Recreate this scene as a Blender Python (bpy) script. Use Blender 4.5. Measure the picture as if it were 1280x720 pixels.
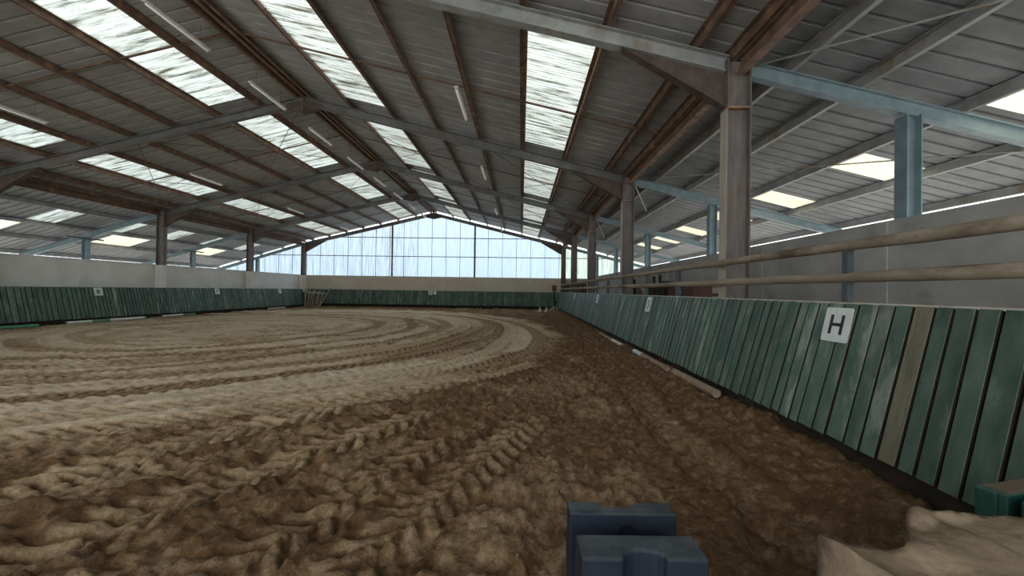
import bpy, bmesh, math, random
import numpy as np
from mathutils import Vector, Matrix

for o in list(bpy.data.objects):
    bpy.data.objects.remove(o)
SC = bpy.context.scene
COL = SC.collection
R = random.Random(7)

# ------------------------------------------------------------------ camera
cam_data = bpy.data.cameras.new('camera')
cam_data.sensor_width = 36.0
cam_data.lens = 490.0 / 1280.0 * 36.0
cam_data.clip_start = 0.05
cam_data.clip_end = 500
cam = bpy.data.objects.new('camera', cam_data)
COL.objects.link(cam)
cam.matrix_world = (Matrix.Translation((0, 0, 1.5)) @ Matrix.Rotation(0.0239, 4, 'Z')
                    @ Matrix.Rotation(math.pi / 2 + 0.0064, 4, 'X') @ Matrix.Rotation(0.014, 4, 'Z'))
SC.camera = cam

# ------------------------------------------------------------------ sky, exposure
SC.view_settings.view_transform = 'Standard'
SC.view_settings.look = 'None'
SC.view_settings.exposure = 1.15
SC.view_settings.gamma = 1.0
SC.view_settings.use_curve_mapping = False

world = bpy.data.worlds.new('overcast_sky')
SC.world = world
world.use_nodes = True
wn = world.node_tree
wn.nodes.clear()
wo = wn.nodes.new('ShaderNodeOutputWorld')
wb = wn.nodes.new('ShaderNodeBackground')
wt = wn.nodes.new('ShaderNodeTexCoord')
ws = wn.nodes.new('ShaderNodeSeparateXYZ')
wl = wn.links.new
# overcast sky: luminance rises from the horizon to the zenith as (1 + 2 sin e) / 3
wm = wn.nodes.new('ShaderNodeMapRange')
wm.inputs['From Min'].default_value = 0.0
wm.inputs['From Max'].default_value = 1.0
wm.inputs['To Min'].default_value = 0.92
wm.inputs['To Max'].default_value = 2.70
wr = wn.nodes.new('ShaderNodeValToRGB')
wr.color_ramp.elements[0].position = 0.0
wr.color_ramp.elements[0].color = (0.80, 0.92, 1.0, 1)
wr.color_ramp.elements[1].position = 0.5
wr.color_ramp.elements[1].color = (1.0, 0.99, 0.96, 1)
wl(wt.outputs['Generated'], ws.inputs[0])
wl(ws.outputs['Z'], wr.inputs['Fac'])
wl(ws.outputs['Z'], wm.inputs['Value'])
wl(wr.outputs['Color'], wb.inputs['Color'])
wl(wm.outputs[0], wb.inputs['Strength'])
wl(wb.outputs[0], wo.inputs['Surface'])


# ------------------------------------------------------------------ materials
class NT:
    def __init__(s, m):
        s.nt = m.node_tree
    def n(s, t, **k):
        nd = s.nt.nodes.new('ShaderNode' + t)
        for a, b in k.items():
            if a in nd.inputs.keys():
                nd.inputs[a].default_value = b
            else:
                setattr(nd, a, b)
        return nd
    def l(s, a, b):
        s.nt.links.new(a, b)


def ramp(t, stops):
    r = t.n('ValToRGB')
    el = r.color_ramp.elements
    while len(el) > len(stops):
        el.remove(el[-1])
    while len(el) < len(stops):
        el.new(1.0)
    for e, (p, c) in zip(el, stops):
        e.position = p
        e.color = (*c, 1) if len(c) == 3 else c
    return r


def mat(name, c1, c2, scale=4.0, stretch=(1, 1, 1), rough=0.7, metal=0.0, bump=0.2, bscale=30.0,
        c3=None, thr=0.62, per_object=0.0, spec=0.4):
    """two-tone noise material with an optional third, patchy stain colour"""
    m = bpy.data.materials.new(name)
    m.use_nodes = True
    t = NT(m)
    b = t.nt.nodes['Principled BSDF']
    b.inputs['Roughness'].default_value = rough
    b.inputs['Metallic'].default_value = metal
    b.inputs['Specular IOR Level'].default_value = spec
    tc = t.n('TexCoord')
    mp = t.n('Mapping')
    mp.inputs['Scale'].default_value = stretch
    if per_object:
        oi = t.n('ObjectInfo')
        ad = t.n('VectorMath', operation='SCALE')
        cx = t.n('CombineXYZ')
        t.l(oi.outputs['Random'], cx.inputs[0]); t.l(oi.outputs['Random'], cx.inputs[1])
        t.l(cx.outputs[0], ad.inputs[0]); ad.inputs['Scale'].default_value = 37.0
        ad2 = t.n('VectorMath', operation='ADD')
        t.l(tc.outputs['Object'], ad2.inputs[0]); t.l(ad.outputs[0], ad2.inputs[1])
        t.l(ad2.outputs[0], mp.inputs['Vector'])
    else:
        t.l(tc.outputs['Object'], mp.inputs['Vector'])
    n1 = t.n('TexNoise', Scale=scale, Detail=6.0, Roughness=0.6)
    t.l(mp.outputs[0], n1.inputs['Vector'])
    r1 = ramp(t, [(0.3, c1), (0.7, c2)])
    t.l(n1.outputs['Fac'], r1.inputs['Fac'])
    out = r1.outputs['Color']
    if c3:
        n2 = t.n('TexNoise', Scale=scale * 0.45, Detail=8.0, Roughness=0.7)
        t.l(mp.outputs[0], n2.inputs['Vector'])
        r2 = ramp(t, [(thr - 0.04, (0, 0, 0)), (thr + 0.08, (1, 1, 1))])
        t.l(n2.outputs['Fac'], r2.inputs['Fac'])
        mx = t.n('MixRGB')
        t.l(r2.outputs['Color'], mx.inputs['Fac']); t.l(out, mx.inputs['Color1'])
        mx.inputs['Color2'].default_value = (*c3, 1)
        out = mx.outputs['Color']
    if per_object:
        hs = t.n('HueSaturation')
        mr = t.n('MapRange')
        mr.inputs['To Min'].default_value = 1 - per_object
        mr.inputs['To Max'].default_value = 1 + per_object
        t.l(oi.outputs['Random'], mr.inputs['Value'])
        t.l(mr.outputs[0], hs.inputs['Value'])
        t.l(out, hs.inputs['Color'])
        out = hs.outputs['Color']
    t.l(out, b.inputs['Base Color'])
    if bump:
        n3 = t.n('TexNoise', Scale=bscale, Detail=4.0)
        t.l(mp.outputs[0], n3.inputs['Vector'])
        bp = t.n('Bump', Strength=bump, Distance=0.01)
        t.l(n3.outputs['Fac'], bp.inputs['Height'])
        t.l(bp.outputs[0], b.inputs['Normal'])
    return m


def translucent(name, clear, grime, glow, amount=0.5, see=0.45, axis='X', ribp=0.083):
    """fibreglass sheet: part light-scattering, part see-through, streaked with grime"""
    m = bpy.data.materials.new(name)
    m.use_nodes = True
    t = NT(m)
    t.nt.nodes.clear()
    out = t.n('OutputMaterial')
    tc = t.n('TexCoord')
    mp = t.n('Mapping')
    mp.inputs['Scale'].default_value = {'X': (0.28, 3.6, 0.2), 'Z': (5.0, 1.0, 0.22)}[axis]
    gp = t.n('NewGeometry')
    t.l(gp.outputs['Position'], mp.inputs['Vector'])
    n1 = t.n('TexNoise', Scale=2.5, Detail=8.0, Roughness=0.72)
    t.l(mp.outputs[0], n1.inputs['Vector'])
    r1 = ramp(t, [(0.40, clear), (0.50, tuple(a * 0.72 + b * 0.28 for a, b in zip(clear, grime))), (0.585 + 0.2 * (1 - amount), grime)])
    t.l(n1.outputs['Fac'], r1.inputs['Fac'])
    n2 = t.n('TexNoise', Scale=22.0, Detail=3.0, Roughness=0.6)
    t.l(gp.outputs['Position'], n2.inputs['Vector'])
    r2 = ramp(t, [(0.62, (1, 1, 1)), (0.72, (0.35, 0.3, 0.22))])
    t.l(n2.outputs['Fac'], r2.inputs['Fac'])
    mx = t.n('MixRGB', blend_type='MULTIPLY'); mx.inputs['Fac'].default_value = amount
    t.l(r1.outputs['Color'], mx.inputs['Color1']); t.l(r2.outputs['Color'], mx.inputs['Color2'])
    tr = t.n('BsdfTranslucent'); ts = t.n('BsdfTransparent')
    df = t.n('BsdfDiffuse')
    t.l(mx.outputs[0], tr.inputs['Color']); t.l(mx.outputs[0], ts.inputs['Color'])
    df.inputs['Color'].default_value = (*glow, 1)
    m1 = t.n('MixShader'); m1.inputs[0].default_value = see
    t.l(tr.outputs[0], m1.inputs[1]); t.l(ts.outputs[0], m1.inputs[2])
    m2 = t.n('MixShader'); m2.inputs[0].default_value = 0.15
    t.l(m1.outputs[0], m2.inputs[1]); t.l(df.outputs[0], m2.inputs[2])
    t.l(m2.outputs[0], out.inputs['Surface'])
    return m


M = {}
M['sheet'] = mat('grey_steel_sheet', (0.30, 0.305, 0.31), (0.42, 0.42, 0.42), 3.0, (1, 1.5, 1), 0.55, 0.0, 0.05, 40,
                 c3=(0.20, 0.15, 0.10), thr=0.68, per_object=0.08)
M['lean_sheet'] = mat('pale_grey_lean_to_sheet', (0.17, 0.18, 0.185), (0.26, 0.27, 0.28), 3.0, (1, 1.5, 1), 0.55, 0.0, 0.05, 40,
                      c3=(0.22, 0.19, 0.15), thr=0.72, per_object=0.08)
M['skylight'] = translucent('grimy_fibreglass', (0.37, 0.41, 0.40), (0.05, 0.048, 0.03), (0.5, 0.52, 0.48), 0.85, 0.45)
M['skylight_cream'] = translucent('cream_fibreglass', (0.60, 0.58, 0.46), (0.36, 0.33, 0.24), (0.5, 0.5, 0.4), 0.3, 0.45)
M['gable'] = translucent('pale_blue_fibreglass', (0.42, 0.51, 0.61), (0.32, 0.40, 0.48), (0.5, 0.55, 0.6), 0.25, 0.5, 'Z')
M['gable_dirty'] = translucent('streaked_fibreglass', (0.44, 0.52, 0.60), (0.20, 0.26, 0.31), (0.5, 0.55, 0.6), 0.45, 0.5, 'Z')
M['gable_green'] = translucent('lichen_fibreglass', (0.56, 0.63, 0.58), (0.18, 0.26, 0.19), (0.5, 0.55, 0.5), 0.6, 0.5, 'Z')
M['rust'] = mat('rusty_brown_steel', (0.11, 0.07, 0.055), (0.27, 0.17, 0.12), 5, (1, 1, 1), 0.7, 0.1, 0.2, 60,
                c3=(0.42, 0.27, 0.16), thr=0.60)
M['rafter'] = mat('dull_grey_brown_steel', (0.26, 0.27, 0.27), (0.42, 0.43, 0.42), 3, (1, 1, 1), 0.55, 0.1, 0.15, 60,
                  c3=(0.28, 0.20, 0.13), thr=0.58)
M['rust_dark'] = mat('dark_rusty_steel', (0.07, 0.05, 0.042), (0.15, 0.11, 0.09), 5, (1, 1, 1), 0.7, 0.1, 0.2, 60,
                     c3=(0.22, 0.15, 0.11), thr=0.62)
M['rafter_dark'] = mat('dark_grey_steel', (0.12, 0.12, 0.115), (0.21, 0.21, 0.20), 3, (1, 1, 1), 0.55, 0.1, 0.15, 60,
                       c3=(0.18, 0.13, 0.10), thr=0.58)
M['flange'] = mat('lit_tan_steel', (0.34, 0.30, 0.25), (0.50, 0.45, 0.38), 4, (3, 3, 0.5), 0.6, 0.0, 0.15, 60)  # pale colour carries the light falling on the column flange
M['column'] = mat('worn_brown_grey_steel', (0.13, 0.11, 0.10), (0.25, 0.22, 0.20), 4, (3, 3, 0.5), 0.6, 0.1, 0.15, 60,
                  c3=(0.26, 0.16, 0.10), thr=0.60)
M['blue_steel'] = mat('blue_grey_painted_steel', (0.17, 0.24, 0.27), (0.27, 0.35, 0.38), 4, (1, 1, 1), 0.5, 0.1, 0.1, 60,
                      c3=(0.25, 0.25, 0.23), thr=0.66)
M['post_steel'] = mat('dark_slate_steel', (0.05, 0.06, 0.065), (0.10, 0.115, 0.12), 6, (1, 1, 1), 0.5, 0.1, 0.1, 60)
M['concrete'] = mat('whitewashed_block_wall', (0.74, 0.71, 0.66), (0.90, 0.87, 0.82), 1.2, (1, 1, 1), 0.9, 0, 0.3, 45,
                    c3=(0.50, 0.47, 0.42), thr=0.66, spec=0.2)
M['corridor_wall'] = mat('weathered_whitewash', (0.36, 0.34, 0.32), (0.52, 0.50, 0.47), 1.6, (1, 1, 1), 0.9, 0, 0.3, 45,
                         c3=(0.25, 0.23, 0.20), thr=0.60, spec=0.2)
M['far_wall'] = mat('beige_plaster_wall', (0.58, 0.50, 0.40), (0.70, 0.62, 0.52), 0.8, (1, 1, 1), 0.9, 0, 0.3, 45, spec=0.2)
M['green'] = mat('green_stained_plank', (0.045, 0.086, 0.064), (0.125, 0.180, 0.145), 3.5, (2.0, 2.0, 0.8), 0.55, 0, 0.3, 25,
                 c3=(0.23, 0.26, 0.22), thr=0.57, per_object=0.28)
M['bare'] = mat('bare_grey_plank', (0.10, 0.10, 0.07), (0.21, 0.195, 0.14), 4, (3, 3, 0.5), 0.8, 0, 0.4, 25,
                c3=(0.12, 0.17, 0.11), thr=0.6)
M['dark_wood_and_shade'] = mat('dark_timber_and_gap_shade', (0.02, 0.014, 0.010), (0.045, 0.032, 0.022), 5, (1, 1, 1), 0.9, 0, 0.3, 20)  # dark timber; also paints the shade in and under the plank fences
M['cap'] = mat('pale_timber_cap', (0.42, 0.39, 0.33), (0.60, 0.56, 0.49), 5, (1, 1, 1), 0.8, 0, 0.2, 40)
M['log'] = mat('weathered_round_timber', (0.20, 0.155, 0.11), (0.42, 0.35, 0.26), 3, (1, 0.35, 1), 0.85, 0, 0.5, 30,
               c3=(0.13, 0.09, 0.06), thr=0.60)
M['plate'] = mat('white_plate', (0.62, 0.66, 0.64), (0.76, 0.79, 0.77), 6, (1, 1, 1), 0.5, 0, 0.0)
M['ink'] = mat('black_letter', (0.015, 0.017, 0.02), (0.03, 0.03, 0.035), 9, (1, 1, 1), 0.5, 0, 0.0)
M['white'] = mat('white_paint', (0.62, 0.60, 0.56), (0.78, 0.77, 0.74), 6, (1, 1, 1), 0.6, 0, 0.1, 30)
M['pole_green'] = mat('green_paint', (0.06, 0.22, 0.12), (0.12, 0.32, 0.20), 6, (1, 1, 1), 0.6, 0, 0.1, 30)
M['red'] = mat('dull_red_paint', (0.16, 0.03, 0.025), (0.24, 0.06, 0.05), 6, (1, 1, 1), 0.6, 0, 0.1, 30)
M['blue_plastic'] = mat('dusty_toplit_navy_plastic', (0.006, 0.010, 0.019), (0.012, 0.020, 0.036), 7, (1, 1, 1), 0.6, 0, 0.15, 60,
                        c3=(0.05, 0.055, 0.06), thr=0.62)
M['green_plastic'] = mat('dusty_green_plastic', (0.010, 0.050, 0.040), (0.02, 0.078, 0.062), 7, (1, 1, 1), 0.5, 0, 0.15, 60,
                         c3=(0.09, 0.12, 0.08), thr=0.60)
def dusty(m, col, lo=0.55, hi=0.97):
    t = NT(m)
    b = t.nt.nodes['Principled BSDF']
    src = b.inputs['Base Color'].links[0].from_socket
    g_ = t.n('NewGeometry'); sp = t.n('SeparateXYZ')
    t.l(g_.outputs['True Normal'], sp.inputs[0])
    n_ = t.n('TexNoise', Scale=9.0, Detail=6.0, Roughness=0.7)
    tc_ = t.n('TexCoord'); t.l(tc_.outputs['Object'], n_.inputs['Vector'])
    mr = t.n('MapRange'); mr.inputs['From Min'].default_value = lo; mr.inputs['From Max'].default_value = hi
    t.l(sp.outputs['Z'], mr.inputs['Value'])
    mu = t.n('Math', operation='MULTIPLY'); t.l(mr.outputs[0], mu.inputs[0])
    mr2 = t.n('MapRange'); mr2.inputs['From Min'].default_value = 0.25; mr2.inputs['From Max'].default_value = 0.7
    t.l(n_.outputs['Fac'], mr2.inputs['Value']); t.l(mr2.outputs[0], mu.inputs[1])
    mx = t.n('MixRGB'); t.l(mu.outputs[0], mx.inputs['Fac']); t.l(src, mx.inputs['Color1'])
    mx.inputs['Color2'].default_value = (*col, 1)
    t.l(mx.outputs[0], b.inputs['Base Color'])


dusty(M['blue_plastic'], (0.085, 0.10, 0.11))  # upward faces paled: dust plus light painted onto the top
dusty(M['green_plastic'], (0.14, 0.16, 0.12))
M['dust'] = mat('dried_sand_crust', (0.11, 0.08, 0.05), (0.17, 0.13, 0.09), 14, (1, 1, 1), 0.95, 0, 0.6, 60)
M['tan'] = mat('sand_crusted_sheet', (0.16, 0.12, 0.08), (0.31, 0.24, 0.165), 7, (1, 1, 1), 0.9, 0, 0.9, 22,
               c3=(0.09, 0.065, 0.04), thr=0.57, spec=0.1)
M['brown'] = mat('reddish_brown_wood', (0.10, 0.05, 0.035), (0.18, 0.09, 0.06), 5, (1, 1, 1), 0.7, 0, 0.2, 30)
M['black'] = mat('black_rubber', (0.012, 0.012, 0.012), (0.03, 0.03, 0.028), 8, (1, 1, 1), 0.7, 0, 0.2, 30)
M['earth'] = mat('packed_earth', (0.14, 0.10, 0.07), (0.25, 0.19, 0.13), 2, (1, 1, 1), 0.95, 0, 0.5, 30)
M['bounce_ground'] = mat('pale_bounce_ground', (0.34, 0.33, 0.31), (0.46, 0.45, 0.43), 0.5, (1, 1, 1), 0.95, 0, 0.3, 10)

mt = bpy.data.materials.new('pale_tube_plastic')
mt.use_nodes = True
_b = mt.node_tree.nodes['Principled BSDF']
_b.inputs['Base Color'].default_value = (0.75, 0.74, 0.70, 1)
_b.inputs['Roughness'].default_value = 0.4
_b.inputs['Emission Color'].default_value = (1.0, 0.97, 0.9, 1)
_b.inputs['Emission Strength'].default_value = 0.08
M['tube'] = mt

# sand
ms = bpy.data.materials.new('arena_sand')
ms.use_nodes = True
t = NT(ms)
b = t.nt.nodes['Principled BSDF']
b.inputs['Roughness'].default_value = 0.95
b.inputs['Specular IOR Level'].default_value = 0.15
at = t.n('Attribute', attribute_name='dry_lit')
tc = t.n('TexCoord')
n1 = t.n('TexNoise', Scale=11.0, Detail=9.0, Roughness=0.78)
t.l(tc.outputs['Object'], n1.inputs['Vector'])
ma = t.n('Math', operation='MULTIPLY_ADD'); ma.inputs[1].default_value = 1.0
sb = t.n('Math', operation='SUBTRACT'); sb.inputs[1].default_value = 0.50
t.l(n1.outputs['Fac'], ma.inputs[0]); t.l(at.outputs['Fac'], sb.inputs[0]); t.l(sb.outputs[0], ma.inputs[2])
rs = ramp(t, [(0.0, (0.085, 0.045, 0.020)), (0.3, (0.19, 0.112, 0.056)), (0.6, (0.51, 0.375, 0.235)), (1.0, (0.74, 0.605, 0.45))])
t.l(ma.outputs[0], rs.inputs['Fac'])
t.l(rs.outputs['Color'], b.inputs['Base Color'])
n2 = t.n('TexNoise', Scale=55.0, Detail=6.0, Roughness=0.75)
t.l(tc.outputs['Object'], n2.inputs['Vector'])
n3 = t.n('TexNoise', Scale=17.0, Detail=5.0, Roughness=0.7)
t.l(tc.outputs['Object'], n3.inputs['Vector'])
bp0 = t.n('Bump', Strength=0.8, Distance=0.035)
t.l(n3.outputs['Fac'], bp0.inputs['Height'])
bp = t.n('Bump', Strength=1.0, Distance=0.022)
t.l(n2.outputs['Fac'], bp.inputs['Height'])
t.l(bp0.outputs[0], bp.inputs['Normal'])
t.l(bp.outputs[0], b.inputs['Normal'])
M['sand'] = ms


# ------------------------------------------------------------------ helpers
def tag(o, label=None, cat=None, group=None, kind=None):
    if label: o['label'] = label
    if cat: o['category'] = cat
    if group: o['group'] = group
    if kind: o['kind'] = kind
    return o


def empty(name, loc=(0, 0, 0), rz=0.0, **k):
    o = bpy.data.objects.new(name, None)
    o.empty_display_size = 0.2
    o.location = loc
    o.rotation_euler = (0, 0, rz)
    COL.objects.link(o)
    return tag(o, **k)


class MB:
    def __init__(s):
        s.v = []; s.f = []
    def add(s, vs, fs):
        n = len(s.v)
        s.v += [tuple(v) for v in vs]
        s.f += [tuple(n + i for i in f) for f in fs]
        return s
    def hexa(s, c):      # 8 corners: bottom loop then top loop
        return s.add(c, [(3, 2, 1, 0), (4, 5, 6, 7), (0, 1, 5, 4), (1, 2, 6, 5), (2, 3, 7, 6), (3, 0, 4, 7)])
    def box(s, x0, x1, y0, y1, z0, z1):
        return s.hexa([(x0, y0, z0), (x1, y0, z0), (x1, y1, z0), (x0, y1, z0), (x0, y0, z1), (x1, y0, z1), (x1, y1, z1), (x0, y1, z1)])
    def bar(s, a, b_, w, h, up=(0, 0, 1)):
        """rectangular bar from a to b; w across, h along up"""
        a = Vector(a); b_ = Vector(b_); d = (b_ - a).normalized(); up = Vector(up)
        sd = d.cross(up).normalized(); u = sd.cross(d)
        c = []
        for p in (a, b_):
            c += [p - sd * w / 2 - u * h / 2, p + sd * w / 2 - u * h / 2, p + sd * w / 2 + u * h / 2, p - sd * w / 2 + u * h / 2]
        return s.hexa(c)
    def ibeam(s, a, b_, w, h, up=(0, 0, 1), tf=0.014, tw=0.009):
        a = Vector(a); b_ = Vector(b_); d = (b_ - a).normalized(); up = Vector(up)
        sd = d.cross(up).normalized(); u = sd.cross(d)
        s.bar(a + u * (h - tf) / 2, b_ + u * (h - tf) / 2, w, tf, up)
        s.bar(a - u * (h - tf) / 2, b_ - u * (h - tf) / 2, w, tf, up)
        return s.bar(a, b_, tw, h - 2 * tf, up)
    def tube(s, pts, rad, n=10, cap=True):
        rings = []
        pts = [Vector(p) for p in pts]
        for i, p in enumerate(pts):
            d = (pts[min(i + 1, len(pts) - 1)] - pts[max(i - 1, 0)]).normalized()
            ref = Vector((0, 0, 1)) if abs(d.z) < 0.9 else Vector((1, 0, 0))
            sd = d.cross(ref).normalized(); u = sd.cross(d)
            r = rad[i] if isinstance(rad, (list, tuple)) else rad
            rings.append([p + sd * r * math.cos(2 * math.pi * k / n) + u * r * math.sin(2 * math.pi * k / n) for k in range(n)])
        vs = [v for r in rings for v in r]
        fs = []
        for i in range(len(pts) - 1):
            for k in range(n):
                fs.append((i * n + k, i * n + (k + 1) % n, (i + 1) * n + (k + 1) % n, (i + 1) * n + k))
        if cap:
            fs.append(tuple(range(n - 1, -1, -1))); fs.append(tuple((len(pts) - 1) * n + k for k in range(n)))
        return s.add(vs, fs)
    def prism(s, poly, z0, z1, axis='Z'):
        """extrude a 2D polygon; axis names the extrusion axis"""
        n = len(poly)
        def P(p, h):
            return {'Z': (p[0], p[1], h), 'Y': (p[0], h, p[1]), 'X': (h, p[0], p[1])}[axis]
        return s.add([P(p, z0) for p in poly] + [P(p, z1) for p in poly],
                     [tuple(range(n - 1, -1, -1)), tuple(range(n, 2 * n))] + [(i, (i + 1) % n, n + (i + 1) % n, n + i) for i in range(n)])
    def mesh(s, name, m=None, smooth=False):
        me = bpy.data.meshes.new(name)
        me.from_pydata(s.v, [], s.f)
        bm = bmesh.new(); bm.from_mesh(me)
        bmesh.ops.recalc_face_normals(bm, faces=bm.faces)
        bm.to_mesh(me); bm.free()
        if m: me.materials.append(m)
        if smooth:
            me.polygons.foreach_set('use_smooth', [True] * len(me.polygons))
        return me
    def build(s, name, m, parent=None, bevel=0.0, smooth=False, seg=2, **k):
        return obj(name, s.mesh(name, m, smooth), parent, bevel, seg, **k)


def obj(name, me, parent=None, bevel=0.0, seg=2, loc=None, **k):
    o = bpy.data.objects.new(name, me)
    COL.objects.link(o)
    if parent: o.parent = parent
    if loc: o.location = loc
    if bevel:
        md = o.modifiers.new('bevel', 'BEVEL'); md.width = bevel; md.segments = seg; md.limit_method = 'ANGLE'
    return tag(o, **k)


def copy_tree(o, parent=None):
    c = o.copy(); COL.objects.link(c); c.parent = parent
    for ch in list(o.children):
        copy_tree(ch, c)
    return c


# ------------------------------------------------------------------ dimensions (metres)
XR, XL, XC = 3.01, -16.70, -6.80       # inner column faces and ridge line
BAY = 6.0
FY = [BAY * k - 0.05 for k in range(0, 6)]   # frame positions
SL = 0.24
ZR = 7.40                              # rafter top at the ridge
Y0, Y1 = -6.0, 30.1


def ztop(x):                            # top of rafters
    if x > 3.3: return ZR - SL * 10.0 - 0.243 * (x - 3.2)
    if x < -16.9: return ZR - SL * 10.0 - 0.31 * (-16.9 - x)
    return ZR - SL * abs(x - XC)


# ------------------------------------------------------------------ floor: sand worked by hooves and tractor tyres
rng = np.random.RandomState(11)
TAB = rng.rand(16, 512, 512).astype(np.float32)


def vn(x, y, k=0):
    xi = np.floor(x).astype(np.int64); yi = np.floor(y).astype(np.int64)
    fx = x - xi; fy = y - yi
    fx = fx * fx * (3 - 2 * fx); fy = fy * fy * (3 - 2 * fy)
    T = TAB[k]
    a = T[xi & 511, yi & 511]; b2 = T[(xi + 1) & 511, yi & 511]; c = T[xi & 511, (yi + 1) & 511]; d = T[(xi + 1) & 511, (yi + 1) & 511]
    return (a + (b2 - a) * fx) * (1 - fy) + (c + (d - c) * fx) * fy


def fbm(x, y, o=4, k=0):
    r = 0; a = 1.0; s = 0
    for i in range(o):
        r = r + a * vn(x * 2 ** i + 17 * i, y * 2 ** i + 5 * i, (k + i) % 16); s += a; a *= 0.5
    return r / s


def sst(a, b2, x):
    u = np.clip((x - a) / (b2 - a), 0, 1)
    return u * u * (3 - 2 * u)


def axis_pts(a, b2, f):
    p = [a]
    while p[-1] < b2:
        p.append(p[-1] + f(p[-1]))
    return np.array(p)


gx = axis_pts(-17.15, 5.35, lambda x: 0.013 + 0.0033 * abs(x - 0.3))
gy = axis_pts(0.35, 30.0, lambda y: 0.011 + 0.0021 * y)
X, Y = np.meshgrid(gx, gy)


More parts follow.
